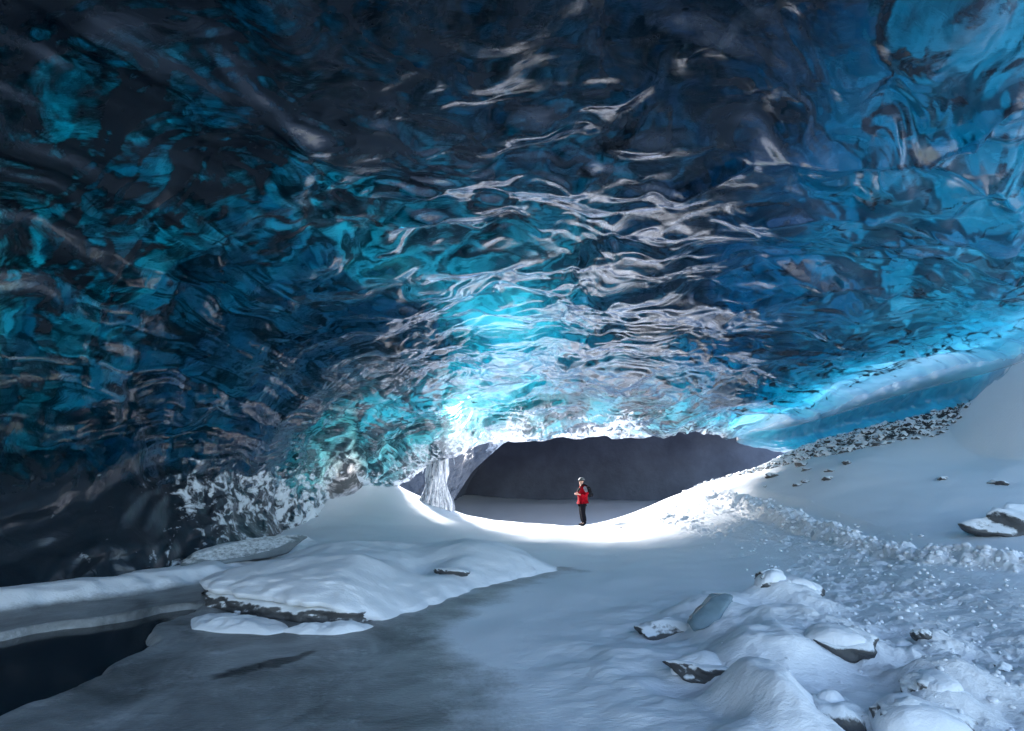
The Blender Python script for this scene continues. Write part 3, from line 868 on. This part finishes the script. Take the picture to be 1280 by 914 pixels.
def boulder(x, y, z, size, seed, label, rot=0.0, mat=None, cap=True, name='boulder', group=None, capscale=1.15, caph=0.15, off=(0, 0), cat='boulder', tilt=(0, 0)):
    r = empty(name, (x, y, z), rot)
    r.rotation_euler = (tilt[0], tilt[1], rot)
    rock_mesh('rock', size, seed, mat or M_STONE, r, 4)
    if cap:
        a = np.linspace(0, 2 * np.pi, 18, endpoint=False)
        rr = 0.5 * capscale * (1 + 0.12 * np.sin(2 * a + seed) + 0.08 * np.sin(3 * a + 2 * seed))
        poly = [(size[0] * rr[k] * math.cos(a[k]) + off[0], size[1] * rr[k] * math.sin(a[k]) + off[1]) for k in range(18)]
        top = size[2] * 0.5
        snow_cap_mesh('snow_cap', poly, lambda px, py: px * 0 - top * 0.25 + top * 0.7 * smooth(0.0, -0.5, py / size[1]) , lambda px, py, t: (top * (1.1 - 0.5 * smooth(0.0, -0.5, py / size[1])) + caph * size[2]) * np.clip(1 - t ** 2.4, 0, 1) ** 0.6 + 0.04 * size[0] * fbm(px * 3, py * 3, seed, 3), M_SNOW, r, 90, 20, seed, 0.03)
    if label: tag(r, label, cat, group)
    return r
G1 = 'snow capped rocks in the right foreground'
for (x, y, sz, seed, lab, rot, kw) in [
  (1.80, 6.22, (.62, .26, .16), 3, 'flat dark rock poking from the snow left of the pale ice block', .15, dict(capscale=.75, off=(.05, .05))),
  (1.62, 4.86, (.50, .26, .14), 5, 'flat dark ledge rock over a shadowed hollow, nearest the stream', -.05, dict(capscale=.92, off=(.02, .05))),
  (3.30, 6.98, (.34, .22, .20), 7, 'rounded rock with a thick snow cap, behind the pale ice block', .4, {}),
  (3.62, 7.05, (.46, .36, .22), 8, 'dark edged rock beside the thick snow capped one, farthest back of the group', -.2, dict(off=(-.08, 0))),
  (2.90, 4.92, (.42, .30, .20), 11, 'rock under smooth snow with a dark right side, middle of the group', -.4, dict(off=(-.06, .03))),
  (2.28, 4.02, (.34, .24, .24), 13, 'dark stony rock in a hollow of the drift near the bottom edge', .2, dict(capscale=.7, off=(.0, .06))),
  (2.66, 3.78, (.46, .30, .24), 17, 'snow capped rock with a gravelly dark face at the bottom edge', -.1, dict(off=(0, .03))),
  (3.02, 4.05, (.34, .24, .18), 19, 'low rock half under snow, right of the gravelly faced rock', .3, dict(off=(0, .03))),
  (3.66, 5.28, (.17, .13, .12), 23, 'small round stone with a snow cap beside the trampled path', 0, {}),
  (3.82, 5.20, (.12, .10, .09), 24, 'tiny dark stone touching the small round one by the path', 0, dict(cap=False)),
  (3.98, 4.62, (.18, .13, .09), 29, 'small flat stone sunk in the trampled snow', .5, dict(capscale=.8)),
]:
    z = gh(x, y)
    sz = tuple(q * 1.25 for q in sz)
    boulder(x, y, z - sz[2] * 0.14, sz, seed, lab, rot, group=G1, **kw)
# pale ice block
r = empty('ice_block', (2.18, 6.02, gh(2.18, 6.02) + .0), .35)
r.rotation_euler = (0.1, -0.3, 0.5)
rock_mesh('ice_body', (.62, .36, .24), 44, M_BLOCK, r, 4, 0.10, facets=6)
tag(r, 'pale blue grey translucent ice block lying in the snow among dark rocks', 'ice block')
boulder(-1.02, 8.98, .22, (.55, .25, .12), 43, 'small dark rock peeping out of the hollow in the wide snowy boulder', -.25, capscale=.8, off=(0, .06))
boulder(8.75, 9.35, gh(8.75, 9.3) + .04, (1.5, .9, .62), 47, 'large dark rock with rime on top half buried in snow at the right edge', .1, cap=False, mat=M_STONE)
# grey slab by the left wall
r = empty('ice_slab', (-5.35, 10.9, .30), .95)
r.rotation_euler = (0.12, -0.12, .95)
rock_mesh('slab_body', (2.1, .9, .42), 53, M_GREYICE, r, 5, 0.08, facets=8)
tag(r, 'rounded grey silty ice slab leaning between the left wall and the wide boulder', 'ice slab')

STONES = [
  (8.6,17.2,.40,'low dark stone at the left end of the scatter, just under the rubble band'),
  (9.55,17.2,.46,'largest dark stone of the scatter, touching the foot of the rubble'),
  (9.25,16.4,.28,'snow dusted stone directly below the largest one at the rubble foot'),
  (9.9,15.4,.34,'stone standing highest and farthest right in the scatter below the rubble'),
  (9.3,15.3,.26,'flat brown stone just left below the highest stone of the scatter'),
  (8.95,14.9,.30,'long flat dark stone in the middle of the scatter on the slope'),
  (8.6,15.4,.28,'angular dark stone left of the long flat one on the slope'),
  (8.35,15.4,.24,'small pointed stone lowest in the scatter on the slope'),
  (7.9,16.4,.15,'tiny stone halfway between the trampled patch and the scatter'),
  (7.3,16.6,.18,'lone pebble beside the top of the trampled path'),
  (10.6,12.9,.26,'small dark stone alone on the smooth slope, left of the snow topped one'),
  (11.0,11.9,.34,'snow topped stone alone on the smooth slope above the big right edge rock'),
  (3.5,17.1,.12,'small dark chip on the snow just right of the person'),
  (2.35,12.2,.07,'tiny dark chip on the smooth snow in front of the person'),
  (4.4,8.4,.14,'small stone at the near edge of the trampled snow, behind the capped rocks')]
for k, (x, y, sz, lab) in enumerate(STONES):
    o = rock_mesh('stone', (sz * 1.1, sz * .6, sz * .5), 60 + k, M_STONE, None, 3, 0.45)
    o.location = (x, y, gh(x, y) - sz * .02)
    o.rotation_euler = (0, 0, k * 1.3)
    tag(o, lab, 'stone', 'loose dark stones on the snow')

# ------------------------------------------------------------------ uncountable litter
def scatter(name, pts, sizes, mat, seed, label, cat, squash=0.65, sub=1, sm=False):
    bm = bmesh.new(); bmesh.ops.create_icosphere(bm, subdivisions=sub, radius=1.0)
    base = np.array([v.co[:] for v in bm.verts]); fc = np.array([[v.index for v in f.verts] for f in bm.faces]); bm.free()
    rng = np.random.RandomState(seed)
    V, F = [], []
    for k, ((x, y, z), s) in enumerate(zip(pts, sizes)):
        a = rng.rand() * 6.28
        c = base * (1 + (0.15 if sm else 0.28) * rng.uniform(-1, 1, (len(base), 1))) * np.array([rng.uniform(.7, 1.4), rng.uniform(.7, 1.2), squash]) * s
        ca, sa = math.cos(a), math.sin(a)
        c = np.stack([c[:, 0] * ca - c[:, 1] * sa + x, c[:, 0] * sa + c[:, 1] * ca + y, c[:, 2] + z], -1)
        V.append(c); F.append(fc + k * len(base))
    V = np.concatenate(V); F = np.concatenate(F)
    o = mesh_from(name, V, F.ravel(), np.full(len(F), 3), [mat], None, sm)
    tag(o, label, cat, None, 'stuff')
    return o
rng = np.random.RandomState(5)
pts, sz = [], []
while len(pts) < 5200:
    x, y = rng.uniform(6, 17), rng.uniform(15, 24.5)
    if float(poly_sdf(np.array([x]), np.array([y]), RUBBLE)[0]) > -0.1 + 0.3 * rng.rand():
        s = 0.03 + 0.13 * rng.rand() ** 3.5
        pts.append((x, y, gh(x, y) + s * 0.15)); sz.append(s)
scatter('rubble', pts, sz, M_RUB, 7, 'snow dusted rubble covering the slope below the blue ice ledge', 'rubble')
pts, sz = [], []
while len(pts) < 1500:
    y = 3.2 + 17 * rng.rand() ** 1.3
    cxp = np.interp(y, [p[1] for p in TRACK[::-1]], [p[0] for p in TRACK[::-1]])
    x = cxp + rng.normal() * (0.75)
    s = 0.006 + 0.026 * rng.rand() ** 3
    pts.append((x, y, gh(x, y) + s * 0.2)); sz.append(s)
for k in range(900):
    t = rng.rand() * (len(RIDGE) - 1); i = int(t); f = t - i
    x = RIDGE[i][0] * (1 - f) + RIDGE[i + 1][0] * f + rng.normal() * .25; y = RIDGE[i][1] * (1 - f) + RIDGE[i + 1][1] * f + rng.normal() * .2
    s = 0.012 + 0.05 * rng.rand() ** 3
    pts.append((x, y, gh(x, y) + s * 0.1)); sz.append(s)
scatter('snow_crumbs', pts, sz, M_SNOW, 9, 'broken snow crumbs kicked up along the trampled path', 'snow crumbs', 0.8, 2, True)

# ------------------------------------------------------------------ frozen icefall left of the tunnel
def build_icefall():
    t = NT('rimed_icefall')
    v = t.pos()
    n = t.noise(t.pos((3.0, 3.0, 0.5)), 4.0, 7, 0.7)
    c = t.mix(t.ramp(n, [(0.38, 0.0), (0.50, 1.0)]), (0.10, 0.13, 0.18), (0.60, 0.64, 0.70))
    p = t.node('ShaderNodeBsdfPrincipled', i_Roughness=0.4)
    t.l.new(c, p.inputs['Base Color']); t.l.new(t.bump(n, 0.6, 0.04), p.inputs['Normal'])
    tl = t.node('ShaderNodeBsdfTranslucent'); t.l.new(c, tl.inputs['Color'])
    mx = t.node('ShaderNodeMixShader'); mx.inputs[0].default_value = 0.12
    t.l.new(p.outputs[0], mx.inputs[1]); t.l.new(tl.outputs[0], mx.inputs[2])
    m = t.surf(mx.outputs[0])
    nz, na = 150, 220
    zz = np.linspace(0, 1, nz); a = np.linspace(0, np.pi, na)
    Zt, A = np.meshgrid(zz, a, indexing='ij')
    z = 3.0 - 2.8 * Zt
    wl_ = 0.10 + 0.16 * Zt + 0.42 * smooth(0.5, 1.0, Zt) * (1 + 0.35 * gnoise(A * 2.2, Zt * 0 + 4, 611)) + 0.10 * gnoise(A * 1.3, Zt * 3.2, 613)                      # widens downwards
    wl_ = wl_ * (1 + 0.12 * fbm(A * 2.2, Zt * 2.0, 609, 3))
    wl_ = wl_ + 0.25 * smooth(0.0, 0.12, Zt)
    ribs = 0.20 * gnoise(A * 5, Zt * 1.3, 601) + 0.10 * gnoise(A * 15, Zt * 2.4, 603) + 0.05 * fbm(A * 9, Zt * 14.0, 605, 4, .6)
    x = -np.cos(A) * wl_ * (1 + 0.5 * ribs) * (1.0 + 0.1 * gnoise(A * 2, Zt * 3, 607)) - 0.25 * Zt
    y = -np.sin(A) ** 0.8 * (0.15 + 0.75 * wl_) * (1 + ribs * 1.2) - ribs * 0.9 * (0.2 + Zt)
    V = np.stack([x, y, z], -1).reshape(-1, 3)
    f = grid_faces(nz, na)
    o = mesh_from('icefall', V, f.ravel(), np.full(len(f), 4), [m])
    o.location = (-3.0, 21.9, 0)
    tag(o, 'white rimed icefall fanning down the wall left of the dark tunnel', 'icefall')
build_icefall()
def build_icicles():
    fall = bpy.data.objects['icefall']
    rg = np.random.RandomState(21)
    for k in range(22):
        x0 = rg.uniform(-1.15, 0.85); y0 = rg.uniform(-0.75, 0.1); top = 3.15 - 0.2 * abs(x0) + 0.05 * rg.rand() - 0.35 * (x0 < -0.5)
        L = rg.uniform(0.25, 0.95) * (1.5 if abs(x0) < 0.35 else 1.0); r0 = rg.uniform(0.025, 0.07)
        n, m = 14, 9
        V = []
        for i in range(n):
            t = i / (n - 1)
            r = r0 * (1 - t) ** 0.8 * (1 + 0.22 * math.sin(t * 19 + k)) + 0.003
            for j in range(m):
                a = 2 * math.pi * j / m
                V.append((x0 + r * math.cos(a) + 0.03 * math.sin(t * 4 + k), y0 + r * math.sin(a), top - L * t))
        F = [(i * m + j, i * m + (j + 1) % m, (i + 1) * m + (j + 1) % m, (i + 1) * m + j) for i in range(n - 1) for j in range(m)]
        mesh_from('icicle', np.array(V), np.array(F).ravel(), np.full(len(F), 4), [fall.data.materials[0]], None, True, fall)
build_icicles()

# ------------------------------------------------------------------ the person
def skin_mesh(name, pts, edges, radii, mat, parent=None, root=0, levels=2):
    me = bpy.data.meshes.new(name)
    me.from_pydata(pts, edges, [])
    ob = bpy.data.objects.new(name, me)
    COL.objects.link(ob)
    ob.modifiers.new('skin', 'SKIN').use_smooth_shade = True
    for i, r in enumerate(radii):
        sv = me.skin_vertices[0].data[i]
        sv.radius = r if isinstance(r, tuple) else (r, r)
        sv.use_root = (i == root)
    sub = ob.modifiers.new('sub', 'SUBSURF'); sub.levels = levels; sub.render_levels = levels
    dg = bpy.context.evaluated_depsgraph_get()
    me2 = bpy.data.meshes.new_from_object(ob.evaluated_get(dg))
    bpy.data.objects.remove(ob); bpy.data.meshes.remove(me)
    me2.name = name
    me2.materials.clear(); me2.materials.append(mat)
    o = bpy.data.objects.new(name, me2); COL.objects.link(o)
    if parent: o.parent = parent
    return o
def cloth(name, col, rough=0.75):
    return mat_simple(name, col, 0.95, 0.35, 9.0, 0.5, 0.02, None, 0.05)
M_RED = cloth('red_shell_fabric', (0.26, 0.004, 0.012))
M_BLK = cloth('black_fabric', (0.012, 0.012, 0.016))
M_TROU = cloth('charcoal_fabric', (0.008, 0.008, 0.012))
M_GREY = cloth('pale_grey_fabric', (0.16, 0.17, 0.20))
M_SKIN = mat_simple('skin', (0.55, 0.30, 0.22), 0.5, 0.1, 9, 0.05, 0.01)
M_HELM = mat_simple('helmet_shell', (0.09, 0.10, 0.11), 0.6, 0.15, 4, 0.02, 0.01)

def build_person(px, py):
    root = empty('person', (px, py, gh(px, py)), math.radians(8))
    P, E, Rr = [], [], []
    def v(p, r, prev=None):
        P.append(p); Rr.append(r)
        if prev is not None: E.append((prev, len(P) - 1))
        return len(P) - 1
    pel = v((0, 0, .95), (.13, .10)); sp = v((.02, 0, 1.15), (.13, .10), pel); ch = v((.03, 0, 1.36), (.15, .11), sp)
    nk = v((.0, 0, 1.49), .055, ch); jw = v((-.03, 0, 1.555), (.062, .070), nk); hd = v((-.015, 0, 1.63), (.078, .092), jw); tp = v((-.005, 0, 1.70), (.06, .07), hd)
    nose = v((-.118, 0, 1.615), .012, hd)
    chin = v((-.085, 0, 1.55), .026, jw)
    for sgn in (-1, 1):
        v((-.005, sgn * .082, 1.615), .016, hd)
        hp = v((0, sgn * .10, .88), .095, pel); kn = v((-.02, sgn * .105, .50), .062, hp); an = v((.035, sgn * .11, .10), .042, kn); v((-.13, sgn * .125, .04), .034, an)
        sh = v((.03, sgn * .19, 1.41), .062, ch); el = v((.09, sgn * .27, 1.13), .045, sh); wr = v((-.13, sgn * .18, 1.15), .029, el)
        pm = v((-.20, sgn * .13, 1.17), (.036, .022), wr)
        for k, (dz, L) in enumerate([(.028, .065), (.010, .075), (-.008, .070), (-.026, .055)]):
            f1 = v((-.235, sgn * .115, 1.17 + dz), .0095, pm); f2 = v((-.235 - L * .45, sgn * .085, 1.168 + dz), .0085, f1); v((-.235 - L * .4, sgn * (.085 - L * .5), 1.160 + dz), .0075, f2)
        t1 = v((-.19, sgn * .10, 1.205), .010, pm); v((-.215, sgn * .075, 1.22), .009, t1)
    skin_mesh('body', P, E, Rr, M_SKIN, root, 0, 2)
    # jacket
    P.clear(); E.clear(); Rr.clear()
    a = v((.01, 0, .86), (.225, .195)); b = v((.0, 0, 1.02), (.22, .19), a); c = v((.01, 0, 1.20), (.21, .18), b); d = v((.03, 0, 1.37), (.20, .155), c); e = v((.01, 0, 1.47), (.10, .09), d); v((-.005, 0, 1.53), (.085, .085), e)
    for sgn in (-1, 1):
        sh = v((.03, sgn * .19, 1.40), .092, d); el = v((.10, sgn * .28, 1.13), .078, sh); v((-.03, sgn * .23, 1.135), .066, el); v((-.125, sgn * .185, 1.15), .052, len(P) - 1)
    j = skin_mesh('jacket', P, E, Rr, M_RED, root, 1, 2)
    # black panels and pale shoulder panels of the jacket as fitted pieces
    P.clear(); E.clear(); Rr.clear()
    a = v((-.08, 0, 1.12), (.17, .135)); b = v((-.07, 0, 1.25), (.175, .14), a); v((-.035, 0, 1.42), (.12, .10), b)
    skin_mesh('front_panel', P, E, Rr, M_BLK, j, 0, 2)
    for sgn in (-1, 1):
        P.clear(); E.clear(); Rr.clear()
        a = v((.02, sgn * .225, 1.45), .058); b = v((.06, sgn * .275, 1.33), .070, a); v((.09, sgn * .305, 1.22), .060, b)
        skin_mesh('sleeve_panel', P, E, Rr, M_GREY, j, 0, 2)
    P.clear(); E.clear(); Rr.clear()
    a = v((.01, 0, .955), (.245, .215)); v((.008, 0, 1.03), (.240, .21), a)
    skin_mesh('belt', P, E, Rr, M_BLK, j, 0, 2)
    # trousers
    P.clear(); E.clear(); Rr.clear()
    a = v((.0, 0, .93), (.17, .14))
    for sgn in (-1, 1):
        h = v((.0, sgn * .10, .80), .125, a); k = v((-.02, sgn * .105, .50), .100, h); k2 = v((.015, sgn * .11, .28), .092, k); v((.035, sgn * .11, .12), .090, k2)
    skin_mesh('trousers', P, E, Rr, M_TROU, root, 0, 2)
    for sgn in (-1, 1):
        P.clear(); E.clear(); Rr.clear()
        a = v((.05, sgn * .11, .16), .070); b = v((.045, sgn * .11, .06), (.062, .062), a); c = v((-.06, sgn * .12, .05), (.055, .05), b); v((-.15, sgn * .13, .045), (.05, .042), c)
        skin_mesh('boot', P, E, Rr, M_BLK, root, 1, 2)
        bm = bmesh.new(); bmesh.ops.create_uvsphere(bm, u_segments=10, v_segments=8, radius=.011)
        bmesh.ops.translate(bm, verts=bm.verts, vec=(-.088, sgn * .032, 1.628)); bm_to('eye', bm, M_BLK, root)
    # hood / collar
    P.clear(); E.clear(); Rr.clear()
    a = v((.03, 0, 1.49), (.105, .095)); v((.0, 0, 1.545), (.092, .092), a)
    skin_mesh('scarf', P, E, Rr, M_BLK, root, 0, 2)
    # helmet
    bm = bmesh.new(); bmesh.ops.create_uvsphere(bm, u_segments=28, v_segments=18, radius=1)
    bmesh.ops.delete(bm, geom=[q for q in bm.verts if q.co.z < -.12], context='VERTS')
    for q in bm.verts: q.co = (q.co.x * .128 + .0, q.co.y * .112, q.co.z * .115 + 1.665)
    hm = bm_to('helmet', bm, M_HELM, root)
    bm = bmesh.new(); bmesh.ops.create_cone(bm, cap_ends=True, segments=28, radius1=.135, radius2=.128, depth=.022)
    for q in bm.verts: q.co = (q.co.x * 1.06 - .008, q.co.y * .9, q.co.z + 1.655)
    bm_to('rim', bm, M_BLK, hm)
    tag(root, 'person in a red jacket, grey trousers and pale helmet standing on bright snow facing left', 'person')
    # backpack
    bp = empty('backpack', (px, py, gh(px, py)), math.radians(8))
    P.clear(); E.clear(); Rr.clear()
    a = v((.235, 0, 1.02), (.10, .13)); b = v((.26, 0, 1.18), (.12, .15), a); c = v((.24, 0, 1.34), (.10, .13), b); v((.20, 0, 1.43), (.06, .10), c)
    skin_mesh('bag', P, E, Rr, M_BLK, bp, 0, 2)
    P.clear(); E.clear(); Rr.clear()
    a = v((.36, 0, 1.05), (.045, .08)); v((.37, 0, 1.20), (.045, .08), a)
    skin_mesh('front_pocket', P, E, Rr, M_BLK, bp, 0, 2)
    for sgn in (-1, 1):
        P.clear(); E.clear(); Rr.clear()
        pts_ = [(.22, .11, 1.44), (.08, .13, 1.515), (-.08, .13, 1.46), (-.13, .14, 1.32), (-.06, .20, 1.14), (.14, .17, 1.06)]
        pr = None
        for q in pts_: pr = v((q[0], sgn * q[1], q[2]), .017, pr)
        skin_mesh('strap', P, E, Rr, M_BLK, bp, 0, 1)
    tag(bp, 'small black backpack worn by the person in the red jacket', 'backpack')
build_person(2.66, 20.0)
